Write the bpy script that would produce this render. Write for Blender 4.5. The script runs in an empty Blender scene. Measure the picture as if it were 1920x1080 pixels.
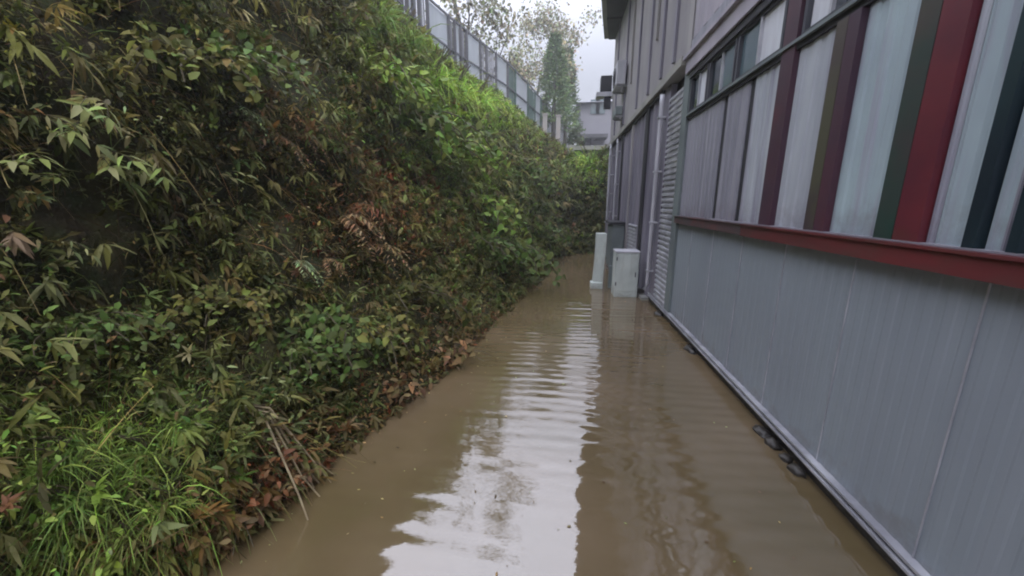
import bpy, math, random
import numpy as np
from mathutils import Vector, Matrix, noise
R = math.radians
rng = np.random.default_rng(7)
random.seed(7)
SC = bpy.context.scene
COL = SC.collection

# ------------------------------------------------------------------ camera
F_PX, CXP, CYP, CAM_H = 714.0, 960.0, 540.0, 1.6
PITCH = math.atan(162 / F_PX)
YAW = math.atan(90 * math.cos(PITCH) / F_PX)
cam_d = bpy.data.cameras.new('camera')
cam = bpy.data.objects.new('camera', cam_d); COL.objects.link(cam)
cam_d.sensor_width = 36; cam_d.lens = 36 * F_PX / 1920
cam_d.clip_start = 0.02; cam_d.clip_end = 3000
cam.location = (0, 0, CAM_H)
cam.rotation_euler = (math.pi / 2 - PITCH, 0, YAW)
SC.camera = cam
# ------------------------------------------------------------------ world: overcast sky
w = bpy.data.worlds.new("World"); SC.world = w; w.use_nodes = True
nt = w.node_tree; nt.nodes.clear()
SUN_EL, SUN_AZ = 52, 160          # azimuth from +Y towards +X
def N(t, tree, **kw):
    n = tree.nodes.new(t)
    for k, v in kw.items(): setattr(n, k, v)
    return n
out = N('ShaderNodeOutputWorld', nt); bg = N('ShaderNodeBackground', nt)
sky = N('ShaderNodeTexSky', nt, sky_type='NISHITA', sun_disc=False)
sky.sun_elevation = R(SUN_EL); sky.sun_rotation = R(SUN_AZ)
sky.air_density = 2.0; sky.dust_density = 6.0; sky.altitude = 50
tc = N('ShaderNodeTexCoord', nt); sep = N('ShaderNodeSeparateXYZ', nt)
nt.links.new(tc.outputs['Generated'], sep.inputs[0])
mr = N('ShaderNodeMapRange', nt); mr.interpolation_type = 'SMOOTHSTEP'
mr.inputs[1].default_value = 0.22; mr.inputs[2].default_value = 0.80
mr.inputs[3].default_value = 3.1; mr.inputs[4].default_value = 17.5
nt.links.new(sep.outputs[2], mr.inputs[0])
nz = N('ShaderNodeTexNoise', nt); nz.inputs['Scale'].default_value = 2.2; nz.inputs['Detail'].default_value = 5
nt.links.new(tc.outputs['Generated'], nz.inputs['Vector'])
m2 = N('ShaderNodeMapRange', nt); m2.inputs[1].default_value = .3; m2.inputs[2].default_value = .7
m2.inputs[3].default_value = .90; m2.inputs[4].default_value = 1.10
nt.links.new(nz.outputs['Fac'], m2.inputs[0])
mul = N('ShaderNodeMath', nt, operation='MULTIPLY')
nt.links.new(mr.outputs[0], mul.inputs[0]); nt.links.new(m2.outputs[0], mul.inputs[1])
vm = N('ShaderNodeVectorMath', nt, operation='SCALE'); vm.inputs[0].default_value = (.925, .955, 1.12)
nt.links.new(mul.outputs[0], vm.inputs['Scale'])
mix = N('ShaderNodeMix', nt, data_type='RGBA'); mix.inputs[0].default_value = .10
nt.links.new(vm.outputs[0], mix.inputs[6]); nt.links.new(sky.outputs[0], mix.inputs[7])
nt.links.new(mix.outputs[2], bg.inputs[0]); bg.inputs[1].default_value = 0.11
nt.links.new(bg.outputs[0], out.inputs[0])
sd = bpy.data.lights.new('sun', 'SUN'); sd.energy = 0.9; sd.angle = R(25); sd.color = (1, .96, .9)
so = bpy.data.objects.new('sun', sd); COL.objects.link(so); so.location = (0, 0, 30)
so.rotation_euler = (R(90 - SUN_EL), 0, R(180 - SUN_AZ))
SC.view_settings.view_transform = 'Standard'; SC.view_settings.look = 'None'
SC.view_settings.exposure = 0.9; SC.view_settings.gamma = 1.0
SC.cycles.max_bounces = 6; SC.cycles.transparent_max_bounces = 8
SC.cycles.filter_width = 2.0

# ------------------------------------------------------------------ photograph pixel -> point on a world plane
_f = Vector((-math.sin(YAW) * math.cos(PITCH), math.cos(YAW) * math.cos(PITCH), -math.sin(PITCH)))
_r = Vector((math.cos(YAW), math.sin(YAW), 0)); _u = _r.cross(_f)
def ray(px, py): return _f + _r * ((px - CXP) / F_PX) - _u * ((py - CYP) / F_PX)
def onz(px, py, z=0.0):
    d = ray(px, py); t = (z - CAM_H) / d.z; return Vector((d.x * t, d.y * t, z))
def onx(px, py, x):
    d = ray(px, py); t = x / d.x; return Vector((x, d.y * t, CAM_H + d.z * t))
def ony(px, py, y):
    d = ray(px, py); t = y / d.y; return Vector((d.x * t, y, CAM_H + d.z * t))
def proj(P):
    Q = P - np.array([0, 0, CAM_H]); zc = Q @ np.array(_f); zc = np.maximum(zc, .05)
    return CXP + F_PX * (Q @ np.array(_r)) / zc, CYP - F_PX * (Q @ np.array(_u)) / zc

# ------------------------------------------------------------------ materials
def new_mat(name):
    m = bpy.data.materials.new(name); m.use_nodes = True
    t = m.node_tree; b = t.nodes['Principled BSDF']; return m, t, b
def surf(name, c1, c2=None, rough=.6, metal=0, scale=(3, 3, 3), detail=6, lo=.35, hi=.65, bump=0.0, bscale=40, streak=None, streak_c=None, spec=.5, ior=None):
    """mottled surface: two colours mixed by stretched noise, optional second noise for stains, optional bump"""
    m, t, b = new_mat(name); c2 = c2 or tuple(x * .75 for x in c1)
    co = N('ShaderNodeTexCoord', t)
    def noise_fac(sc, lo, hi, det=6):
        mp = N('ShaderNodeMapping', t); mp.inputs['Scale'].default_value = sc
        t.links.new(co.outputs['Object'], mp.inputs[0])
        n = N('ShaderNodeTexNoise', t); n.inputs['Scale'].default_value = 1; n.inputs['Detail'].default_value = det
        t.links.new(mp.outputs[0], n.inputs['Vector'])
        r = N('ShaderNodeMapRange', t); r.inputs[1].default_value = lo; r.inputs[2].default_value = hi
        t.links.new(n.outputs['Fac'], r.inputs[0]); return r.outputs[0]
    mx = N('ShaderNodeMix', t, data_type='RGBA')
    mx.inputs[6].default_value = (*c1, 1); mx.inputs[7].default_value = (*c2, 1)
    t.links.new(noise_fac(scale, lo, hi, detail), mx.inputs[0]); o = mx.outputs[2]
    if streak:
        m3 = N('ShaderNodeMix', t, data_type='RGBA'); m3.inputs[7].default_value = (*streak_c, 1)
        t.links.new(o, m3.inputs[6]); t.links.new(noise_fac(streak, .52, .72), m3.inputs[0]); o = m3.outputs[2]
    t.links.new(o, b.inputs['Base Color'])
    b.inputs['Roughness'].default_value = rough; b.inputs['Metallic'].default_value = metal
    if ior: b.inputs['IOR'].default_value = ior
    if bump:
        n = N('ShaderNodeTexNoise', t); n.inputs['Scale'].default_value = bscale; n.inputs['Detail'].default_value = 6
        t.links.new(co.outputs['Object'], n.inputs['Vector'])
        bp = N('ShaderNodeBump', t); bp.inputs['Strength'].default_value = .6; bp.inputs['Distance'].default_value = bump
        t.links.new(n.outputs['Fac'], bp.inputs['Height']); t.links.new(bp.outputs[0], b.inputs['Normal'])
    return m
def mud_line(m, z0=.15, z1=.42, col=(.15, .12, .085), amt=.75):
    """dried flood mud splashed up the foot of a wall, with a ragged edge"""
    t = m.node_tree; b = t.nodes['Principled BSDF']; src = b.inputs['Base Color'].links[0].from_socket
    co = N('ShaderNodeTexCoord', t); sp = N('ShaderNodeSeparateXYZ', t); t.links.new(co.outputs['Object'], sp.inputs[0])
    n = N('ShaderNodeTexNoise', t); n.inputs['Scale'].default_value = 7; n.inputs['Detail'].default_value = 8; n.inputs['Roughness'].default_value = .7
    t.links.new(co.outputs['Object'], n.inputs['Vector'])
    a = N('ShaderNodeMath', t, operation='MULTIPLY_ADD'); a.inputs[1].default_value = .55; t.links.new(n.outputs['Fac'], a.inputs[0]); t.links.new(sp.outputs[2], a.inputs[2])
    r_ = N('ShaderNodeMapRange', t); r_.inputs[1].default_value = z0 + .27; r_.inputs[2].default_value = z1 + .10; r_.inputs[3].default_value = amt; r_.inputs[4].default_value = 0
    t.links.new(a.outputs[0], r_.inputs[0]); mx = N('ShaderNodeMix', t, data_type='RGBA'); mx.inputs[7].default_value = (*col, 1)
    t.links.new(src, mx.inputs[6]); t.links.new(r_.outputs[0], mx.inputs[0]); t.links.new(mx.outputs[2], b.inputs['Base Color'])
def leaf_mat(name, rough=.5, trans=.25):
    m, t, b = new_mat(name)
    a = N('ShaderNodeAttribute', t); a.attribute_name = 'leaf'
    t.links.new(a.outputs['Color'], b.inputs['Base Color']); b.inputs['Roughness'].default_value = rough; b.inputs['Specular IOR Level'].default_value = .14
    tr = N('ShaderNodeBsdfTranslucent', t); t.links.new(a.outputs['Color'], tr.inputs[0])
    ms = N('ShaderNodeMixShader', t); ms.inputs[0].default_value = trans
    t.links.new(b.outputs[0], ms.inputs[1]); t.links.new(tr.outputs[0], ms.inputs[2])
    t.links.new(ms.outputs[0], t.nodes['Material Output'].inputs[0]); return m
M = {}
M['leaf'] = leaf_mat('leaf', .55, .3); M['needle'] = leaf_mat('needle', .7, .1)
M['stem'] = surf('stem', (.10, .075, .045), (.05, .05, .025), .8, scale=(20, 20, 20))
M['straw'] = surf('dry_stalk', (.34, .28, .17), (.2, .15, .09), .8, scale=(20, 20, 20))
M['bark'] = surf('bark', (.12, .105, .09), (.06, .055, .05), .9, scale=(6, 6, 2), bump=.01, bscale=20)
M['soil'] = surf('bank_soil', (.045, .034, .016), (.030, .042, .010), .95, scale=(9, 9, 9), bump=.05, bscale=30, streak=(3, 3, 2), streak_c=(.075, .07, .025))
M['ground'] = surf('ground', (.07, .085, .035), (.10, .08, .05), .95, scale=(.3, .3, .3), bump=.03, bscale=4)
M['steel_panel'] = surf('grey_sandwich_panel', (.295, .335, .37), (.265, .295, .335), .42, scale=(.6, 1.3, .7), streak=(1, 7, .3), streak_c=(.315, .34, .385), bump=.0012, bscale=5)
mud_line(M['steel_panel'], amt=.35)
M['upper_panel'] = surf('pale_sheet', (.55, .58, .62), (.40, .42, .47), .4, scale=(1, 6, 1), streak=(1, 14, .6), streak_c=(.30, .29, .36))
M['cyan_panel'] = surf('blue_grey_sheet', (.46, .57, .60), (.37, .44, .49), .35, scale=(1, 5, 1.4), streak=(1, 12, .9), streak_c=(.36, .33, .42))
M['lilac_panel'] = surf('lilac_grey_sheet', (.33, .325, .375), (.25, .25, .295), .45, scale=(1, 8, .8), streak=(1, 20, .5), streak_c=(.38, .37, .42))
M['red'] = surf('worn_red_paint', (.17, .026, .036), (.11, .018, .032), .45, scale=(2, 2.5, 3), streak=(1.5, 2, 3), streak_c=(.12, .045, .03))
M['maroon'] = surf('maroon_paint', (.085, .032, .050), (.06, .035, .055), .5, scale=(2, 2, 2), streak=(2, 2, 1.5), streak_c=(.13, .03, .04))
M['green'] = surf('dark_green_paint', (.020, .060, .045), (.055, .050, .050), .45, scale=(2, 2, 2.2), streak=(1, 1, 1.2), streak_c=(.09, .05, .04))
M['olive'] = surf('olive_brown_paint', (.070, .042, .055), (.085, .08, .05), .5, scale=(1, 1, 1.6), streak=(1, 4, 2), streak_c=(.05, .03, .05))
M['teal'] = surf('black_green_paint', (.015, .035, .042), (.010, .018, .028), .4, scale=(2, 2, 1.5))
M['dark'] = surf('dark_gap_shade', (.022, .022, .028), (.035, .033, .04), .6, scale=(3, 3, 3))  # shared by dark parts, joints and the window band's shade strips
M['rust_beam'] = surf('rusty_red_beam', (.165, .028, .032), (.10, .034, .034), .45, scale=(2, 1.4, 6), streak=(2, 2.2, 5), streak_c=(.10, .055, .045))
M['brown_beam'] = surf('rusty_brown_beam', (.11, .055, .055), (.07, .06, .065), .5, scale=(2, 1.4, 6), streak=(2, 2.2, 5), streak_c=(.16, .04, .04))
M['galv'] = surf('galvanised_rail', (.60, .60, .64), (.36, .36, .40), .35, metal=.3, scale=(4, 6, 4))
M['wall2'] = surf('grey_render', (.38, .355, .355), (.28, .265, .275), .85, scale=(1, 1.2, .7), streak=(1, 3, .4), streak_c=(.42, .395, .385), bump=.004, bscale=25)
M['wall2low'] = surf('purple_grey_sheet', (.25, .23, .275), (.15, .14, .18), .6, scale=(1, 4, .6), streak=(1, 9, .5), streak_c=(.25, .24, .28))
M['pinkwall'] = surf('pink_grey_sheet', (.44, .40, .45), (.34, .315, .36), .6, scale=(1, 3, .6), streak=(1, 9, .4), streak_c=(.40, .37, .41))
M['roof'] = surf('roof_edge', (.36, .35, .31), (.26, .255, .23), .8, scale=(2, 2, 2))
M['soffit'] = surf('soffit_board', (.10, .095, .10), (.07, .066, .07), .8, scale=(2, 2, 2))
M['white_pipe'] = surf('white_plastic_pipe', (.62, .61, .66), (.48, .48, .52), .4, scale=(5, 5, 2))
M['white'] = surf('weathered_white', (.64, .69, .65), (.48, .53, .50), .6, scale=(4, 4, 2.5), streak=(5, 5, 1.5), streak_c=(.30, .31, .26), bump=.002, bscale=20)
mud_line(M['white'], -.1, .22, (.13, .11, .075), .8)
M['cabinet'] = surf('grey_green_metal', (.20, .235, .235), (.15, .175, .18), .5, scale=(2, 2, 2))
M['stone'] = surf('wet_stone', (.06, .052, .045), (.025, .022, .02), .45, scale=(9, 9, 9), bump=.01, bscale=20)
M['concrete'] = surf('concrete', (.30, .30, .28), (.20, .205, .19), .85, scale=(3, 3, 3), bump=.004, bscale=30)
M['fence'] = surf('fence_steel', (.085, .085, .10), (.06, .063, .075), .6, scale=(4, 4, 2))
M['fence_sheet'] = surf('fence_pale_sheet', (.38, .40, .42), (.28, .30, .31), .5, scale=(2, 2, 1), streak=(5, 5, .8), streak_c=(.45, .48, .46))
M['fence_slat'] = surf('fence_slat', (.22, .22, .25), (.15, .155, .175), .6, scale=(4, 4, 1))
M['fence_green'] = surf('fence_green_steel', (.05, .10, .085), (.04, .07, .06), .6, scale=(4, 4, 1))
M['house'] = surf('far_house_render', (.27, .27, .31), (.22, .22, .26), .9, scale=(.5, .5, .5))
M['housepale'] = surf('pale_bar', (.30, .28, .27), (.28, .27, .26), .8, scale=(2, 2, 2))
M['pale_pane'] = surf('white_pane', (.72, .74, .78), (.60, .60, .64), .6, scale=(2, 12, 2))  # opaque white colour for some of the window panes
def glass(name, c, rough=.06):
    m, t, b = new_mat(name); b.inputs['Base Color'].default_value = (*c, 1)
    b.inputs['Roughness'].default_value = rough; b.inputs['IOR'].default_value = 2.0
    return m
M['glass'] = glass('window_glass', (.02, .03, .04)); M['glass_teal'] = glass('window_glass_teal', (.10, .15, .17), .12)
for k_ in ('upper_panel', 'cyan_panel', 'lilac_panel'): mud_line(M[k_], 1.40, 1.75, (.20, .17, .19), .55)
# sheet fence panels let daylight through
t_ = M['fence_sheet'].node_tree; tb = t_.nodes['Principled BSDF']
tr_ = N('ShaderNodeBsdfTranslucent', t_); tr_.inputs[0].default_value = (.8, .83, .88, 1)
ms_ = N('ShaderNodeMixShader', t_); ms_.inputs[0].default_value = .5
t_.links.new(tb.outputs[0], ms_.inputs[1]); t_.links.new(tr_.outputs[0], ms_.inputs[2])
t_.links.new(ms_.outputs[0], t_.nodes['Material Output'].inputs[0])

# ------------------------------------------------------------------ mesh helpers
class MB:
    def __init__(s): s.v = []; s.f = []
    def add(s, vs, fs):
        k = len(s.v); s.v += [tuple(v) for v in vs]; s.f += [tuple(k + i for i in f) for f in fs]; return s
    def box(s, x0, x1, y0, y1, z0, z1):
        return s.add([(x, y, z) for z in (z0, z1) for y in (y0, y1) for x in (x0, x1)],
                     [(0, 2, 3, 1), (4, 5, 7, 6), (0, 1, 5, 4), (2, 6, 7, 3), (0, 4, 6, 2), (1, 3, 7, 5)])
    def obox(s, a, b, h, th, z0a, z0b=None):
        """upright board from a to b (xy), bottom z0a/z0b, height h, thickness th"""
        z0b = z0a if z0b is None else z0b
        d = Vector((b[0] - a[0], b[1] - a[1])).normalized(); n = Vector((-d.y, d.x)) * th / 2
        vs = []
        for z_off in (0, h):
            for p, zz in ((a, z0a), (b, z0b)):
                for sg in (-1, 1): vs.append((p[0] + n.x * sg, p[1] + n.y * sg, zz + z_off))
        return s.add(vs, [(0, 2, 3, 1), (4, 5, 7, 6), (0, 1, 5, 4), (2, 6, 7, 3), (0, 4, 6, 2), (1, 3, 7, 5)])
    def tube(s, pts, rad, n=7):
        pts = [Vector(p) for p in pts]; m = len(pts)
        rad = rad if hasattr(rad, '__len__') else [rad] * m
        vs = []
        for i, p in enumerate(pts):
            d = (pts[min(i + 1, m - 1)] - pts[max(i - 1, 0)]).normalized()
            a = d.cross(Vector((.31, .17, .94)) if abs(d.z) < .9 else Vector((1, 0, 0))).normalized(); b = d.cross(a)
            for k in range(n):
                t = 2 * math.pi * k / n; vs.append(p + (a * math.cos(t) + b * math.sin(t)) * rad[i])
        fs = [(i * n + k, i * n + (k + 1) % n, (i + 1) * n + (k + 1) % n, (i + 1) * n + k) for i in range(m - 1) for k in range(n)]
        fs += [tuple(range(n))[::-1], tuple((m - 1) * n + k for k in range(n))]
        return s.add(vs, fs)
    def corr(s, x, y0, y1, z0, z1, pitch, dep, across='y', th=.02):
        """ribbed sheet facing -X: trapezoid ribs running up (across='y') or along (across='z')"""
        L = (y1 - y0) if across == 'y' else (z1 - z0); n = max(1, round(L / pitch)); p = L / n
        prof = []
        for i in range(n):
            prof += [(i * p, 0), (i * p + .30 * p, 0), (i * p + .42 * p, -dep), (i * p + .82 * p, -dep), (i * p + .94 * p, 0)]
        prof.append((L, 0))
        vs = []
        for (q, d) in prof:
            if across == 'y': vs += [(x + d, y0 + q, z0), (x + d, y0 + q, z1), (x + th, y0 + q, z0), (x + th, y0 + q, z1)]
            else: vs += [(x + d, y0, z0 + q), (x + d, y1, z0 + q), (x + th, y0, z0 + q), (x + th, y1, z0 + q)]
        fs = []
        for i in range(len(prof) - 1):
            a = 4 * i; b = a + 4
            fs += [(a, b, b + 1, a + 1), (a + 2, a + 3, b + 3, b + 2), (a, a + 2, b + 2, b), (a + 1, b + 1, b + 3, a + 3)]
        e = 4 * (len(prof) - 1); fs += [(0, 1, 3, 2), (e, e + 2, e + 3, e + 1)]
        return s.add(vs, fs)
    def build(s, name, mat, parent=None, smooth=False, bevel=0):
        me = bpy.data.meshes.new(name); me.from_pydata(s.v, [], s.f); me.materials.append(mat)
        if smooth: me.polygons.foreach_set('use_smooth', [True] * len(me.polygons))
        o = bpy.data.objects.new(name, me); COL.objects.link(o)
        if parent is not None:
            o.parent = parent; o.location = -Vector(parent.location) if parent.get('abs') else Vector((0, 0, 0))
        if bevel:
            b = o.modifiers.new('bevel', 'BEVEL'); b.width = bevel; b.segments = 2
        return o
def tag(o, label=None, cat=None, group=None, kind=None):
    if label: o['label'] = label
    if cat: o['category'] = cat
    if group: o['group'] = group
    if kind: o['kind'] = kind
    return o
def empty(name, loc=(0, 0, 0), rz=0.0):
    o = bpy.data.objects.new(name, None); COL.objects.link(o); o.location = loc; o.rotation_euler = (0, 0, rz)
    o.empty_display_size = .1; return o
def lump(rad, seed, sub=3, sq=(1, 1, .7), amp=.35):
    import bmesh
    bm = bmesh.new(); bmesh.ops.create_icosphere(bm, subdivisions=sub, radius=1)
    vs = []
    for v in bm.verts:
        n = noise.fractal(v.co * 1.3 + Vector((seed * 7.1, 0, 0)), 1, 2, 4)
        c = v.co * (1 + amp * n); vs.append((c.x * rad * sq[0], c.y * rad * sq[1], c.z * rad * sq[2]))
    fs = [tuple(v.index for v in f.verts) for f in bm.faces]; bm.free(); return vs, fs

# --- vectorised leaves and blades
LT = np.array([[0, 0], [.36, 0], [.72, 0], [1, 0], [.33, .5], [.70, .36], [.33, -.5], [.70, -.36]])
LF = np.array([[0, 4, 1], [0, 1, 6], [4, 5, 2], [4, 2, 1], [1, 2, 7], [1, 7, 6], [5, 3, 2], [2, 3, 7]])
def nrm(a): return a / np.maximum(np.linalg.norm(a, axis=1, keepdims=True), 1e-9)
class Leaves:
    def __init__(s): s.V = []; s.Fc = []; s.C = []; s.k = 0
    def _push(s, V, Fc, C):
        s.V.append(V.reshape(-1, 3)); s.Fc.append(Fc.reshape(-1, 3) + s.k); s.C.append(C); s.k += V.reshape(-1, 3).shape[0]
    def leaf(s, P, D, U, L, W, C, droop=.25, fold=.25):
        P, D, U = map(np.atleast_2d, (P, D, U)); n = len(P)
        L = np.broadcast_to(L, n)[:, None, None]; W = np.broadcast_to(W, n)[:, None, None]
        D = nrm(D); S = nrm(np.cross(D, U)); Nn = np.cross(S, D)
        t = LT[None, :, 0:1]; sd = LT[None, :, 1:2]
        V = P[:, None, :] + D[:, None, :] * t * L + S[:, None, :] * sd * W + Nn[:, None, :] * (np.abs(sd) * W * fold - droop * t ** 2 * L)
        Fc = LF[None] + (np.arange(n) * 8)[:, None, None]
        s._push(V, Fc, np.repeat(np.broadcast_to(C, (n, 3)), 8, axis=0))
    def blade(s, P, D, L, W, C, droop=.6, seg=4):
        P, D = map(np.atleast_2d, (P, D)); n = len(P); D = nrm(D)
        L = np.broadcast_to(L, n)[:, None]; W = np.broadcast_to(W, n)[:, None]; droop = np.broadcast_to(droop, n)[:, None]
        S = nrm(np.cross(D, rng.normal(size=(n, 3)))); V = []
        for i in range(seg + 1):
            t = i / seg; c = P + D * t * L + np.array([0, 0, -1]) * droop * t * t * L
            ww = W * (1 - t) ** .7 * (.5 + .5 * min(1, t * 4)) / 2 + (.0008 if i == seg else 0)
            V += [c - S * ww, c + S * ww]
        V = np.stack(V, 1)
        f = []
        for i in range(seg): a = 2 * i; f += [[a, a + 1, a + 3], [a, a + 3, a + 2]]
        Fc = np.array(f)[None] + (np.arange(n) * 2 * (seg + 1))[:, None, None]
        s._push(V, Fc, np.repeat(np.broadcast_to(C, (n, 3)), 2 * (seg + 1), axis=0))
    def mesh(s, name, mat):
        V = np.concatenate(s.V); Fc = np.concatenate(s.Fc); C = np.concatenate(s.C)
        me = bpy.data.meshes.new(name); me.vertices.add(len(V)); me.vertices.foreach_set('co', V.astype(np.float32).ravel())
        me.loops.add(Fc.size); me.loops.foreach_set('vertex_index', Fc.astype(np.int32).ravel())
        me.polygons.add(len(Fc)); me.polygons.foreach_set('loop_start', np.arange(0, Fc.size, 3, dtype=np.int32))
        me.update(calc_edges=True)
        a = me.color_attributes.new('leaf', 'FLOAT_COLOR', 'POINT')
        a.data.foreach_set('color', np.concatenate([C, np.ones((len(C), 1))], 1).astype(np.float32).ravel())
        me.materials.append(mat); return me
    def build(s, name, mat, parent=None):
        o = bpy.data.objects.new(name, s.mesh(name, mat)); COL.objects.link(o)
        if parent is not None: o.parent = parent
        return o
def vary(c, n, a=.35):
    c = np.array(c); k = np.exp(rng.normal(0, a, (n, 1))); j = np.exp(rng.normal(0, .10, (n, 3)))
    return np.clip(c * k * j * np.array([1.08, 1.06, .74]), .003, .75)

# ================================================================== THE BANK
ROWS = [  # toe (x, y), crest (x, y, z)
    ((-2.1, -5), (-4.3, -5, 5.6)), ((-1.85, -2), (-3.9, -2, 5.6)), ((-1.70, .4), (-3.85, 1.8, 5.55)),
    ((-1.63, 1.16), (-3.8, 4.2, 5.5)), ((-1.40, 2.0), (-3.8, 6.2, 5.5)), ((-1.22, 2.6), (-3.83, 8.3, 5.5)),
    ((-1.0, 3.39), (-3.75, 11, 5.5)), ((-.86, 4.98), (-3.45, 13.4, 5.5)), ((-.55, 7.0), (-2.75, 14.6, 5.4)),
    ((-.33, 8.76), tuple(onz(960, 214, 5.15))), ((-.11, 10.7), tuple(onz(1010, 252, 4.55))), ((.25, 11.7), tuple(onz(1050, 280, 3.9))),
    ((.85, 12.2), tuple(onz(1100, 291, 3.6))), ((1.4, 12.6), (2.1, 16.6, 3.6)), ((2.6, 13.2), (3.6, 17.5, 3.6)), ((9, 14), (10, 18.5, 3.6))]
PROF = [(0, 0), (.10, .045), (.24, .13), (.36, .30), (.47, .50), (.60, .69), (.76, .86), (.90, .955), (1, 1)]
def row_at(u):
    k = u * (len(ROWS) - 1); i = min(int(k), len(ROWS) - 2); t = k - i
    lerp = lambda a, b: tuple(x + (y - x) * t for x, y in zip(a, b))
    return lerp(ROWS[i][0], ROWS[i + 1][0]), lerp(ROWS[i][1], ROWS[i + 1][1])
def prof_at(v):
    for (a0, z0), (a1, z1), k in zip(PROF, PROF[1:], range(99)):
        pass
    k = v * (len(PROF) - 1); i = min(int(k), len(PROF) - 2); t = k - i
    return PROF[i][0] + (PROF[i + 1][0] - PROF[i][0]) * t, PROF[i][1] + (PROF[i + 1][1] - PROF[i][1]) * t
NU, NV, NB = 330, 96, 14
G = np.zeros((NU + 1, NV + 1, 3))
for i in range(NU + 1):
    (tx, ty), (cx_, cy_, cz_) = row_at(i / NU)
    ox, oy = cx_ - tx, cy_ - ty; ln = math.hypot(ox, oy)
    for j in range(NV + 1):
        v = j / NV; a, z = prof_at(v)
        p = Vector((tx + ox * a, ty + oy * a, cz_ * z))
        amp = .34 * min(1, v * 5 + .15) * min(1, (1 - v) * 5 + .2)
        n1 = noise.fractal(p * .9 + Vector((3, 1, 7)), .9, 2, 5); n2 = noise.fractal(p * 2.6, 1, 2, 4)
        d = amp * n1 + .13 * n2 * min(1, v * 6 + .1)
        d += .30 * math.exp(-((p.x + 2.0) ** 2 + (p.y - 1.6) ** 2) / .5 - ((p.z - .55) / .35) ** 2)     # grassy hummock by the camera
        G[i, j] = (p.x - ox / ln * d, p.y - oy / ln * d, p.z + .05 * n2 - (.16 if j == 0 else 0) - (.05 if j == 1 else 0))
# plateau behind the crest
vs = [tuple(G[i, j]) for i in range(NU + 1) for j in range(NV + 1)]
fs = []
for i in range(NU):
    for j in range(NV):
        a = i * (NV + 1) + j; fs.append((a, a + 1, a + NV + 2, a + NV + 1))
bk = len(vs); NP = [0, .7, 2, 5, 12, 40, 150, 600]
for i in range(NU + 1):
    (tx, ty), (cx_, cy_, cz_) = row_at(i / NU); d = Vector((cx_ - tx, cy_ - ty)).normalized()
    if i / NU < .35: d = Vector((-1, .12)).normalized()
    for k, s_ in enumerate(NP):
        g = G[i, NV]; vs.append((g[0] + d.x * s_, g[1] + d.y * s_, g[2] - .02 * (s_ > 0) + min(.2, .02 * s_)))
for i in range(NU):
    for k in range(len(NP) - 1):
        a = bk + i * len(NP) + k; fs.append((a, a + 1, a + len(NP) + 1, a + len(NP)))
me = bpy.data.meshes.new('hillside'); me.from_pydata(vs, [], fs); me.materials.append(M['soil'])
me.polygons.foreach_set('use_smooth', [True] * len(me.polygons))
bank = bpy.data.objects.new('hillside', me); COL.objects.link(bank)
tag(bank, 'steep dark earth bank rising on one side of the flooded channel', 'hillside', kind='structure')
gd = MB().box(-700, 700, -700, 700, -.9, -.6).build('ground', M['ground'])
tag(gd, 'muddy ground under the flood water', 'ground', kind='structure')

# samples on the bank
P00 = G[:-1, :-1].reshape(-1, 3); P10 = G[1:, :-1].reshape(-1, 3); P01 = G[:-1, 1:].reshape(-1, 3); P11 = G[1:, 1:].reshape(-1, 3)
CN = np.cross(P10 - P00, P01 - P00); AR = np.linalg.norm(CN, axis=1); CN = -CN / np.maximum(AR[:, None], 1e-9)
if CN[:, 2].mean() < 0: CN = -CN
CV = np.tile((np.arange(NV) + .5) / NV, NU)
def sample(n, wt=None):
    wgt = AR * (1 if wt is None else wt); idx = rng.choice(len(AR), n, p=wgt / wgt.sum())
    a, b = rng.random((2, n, 1))
    P = P00[idx] * (1 - a) * (1 - b) + P10[idx] * a * (1 - b) + P01[idx] * (1 - a) * b + P11[idx] * a * b
    return P, CN[idx], CV[idx]
CC = (P00 + P11) / 2
CPX, CPY = proj(CC); DIST = np.linalg.norm(CC - np.array([0, 0, CAM_H]), axis=1)
seen = ((CPX > -250) & (CPX < 1250) & (CPY > -300) & (CPY < 1300) & (CC[:, 1] > .1)).astype(float) + .04
def bank_point(px, py):
    """the point of the bank that the photograph shows at this pixel (nearest along the ray)"""
    ok = ((CC - [0, 0, CAM_H]) @ np.array(_f)) > .3
    d2 = (CPX - px) ** 2 + (CPY - py) ** 2 + (~ok) * 1e9
    near = np.argsort(d2)[:14]; k = near[np.argmin(DIST[near])]
    return Vector(CC[k]), Vector(CN[k])

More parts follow.
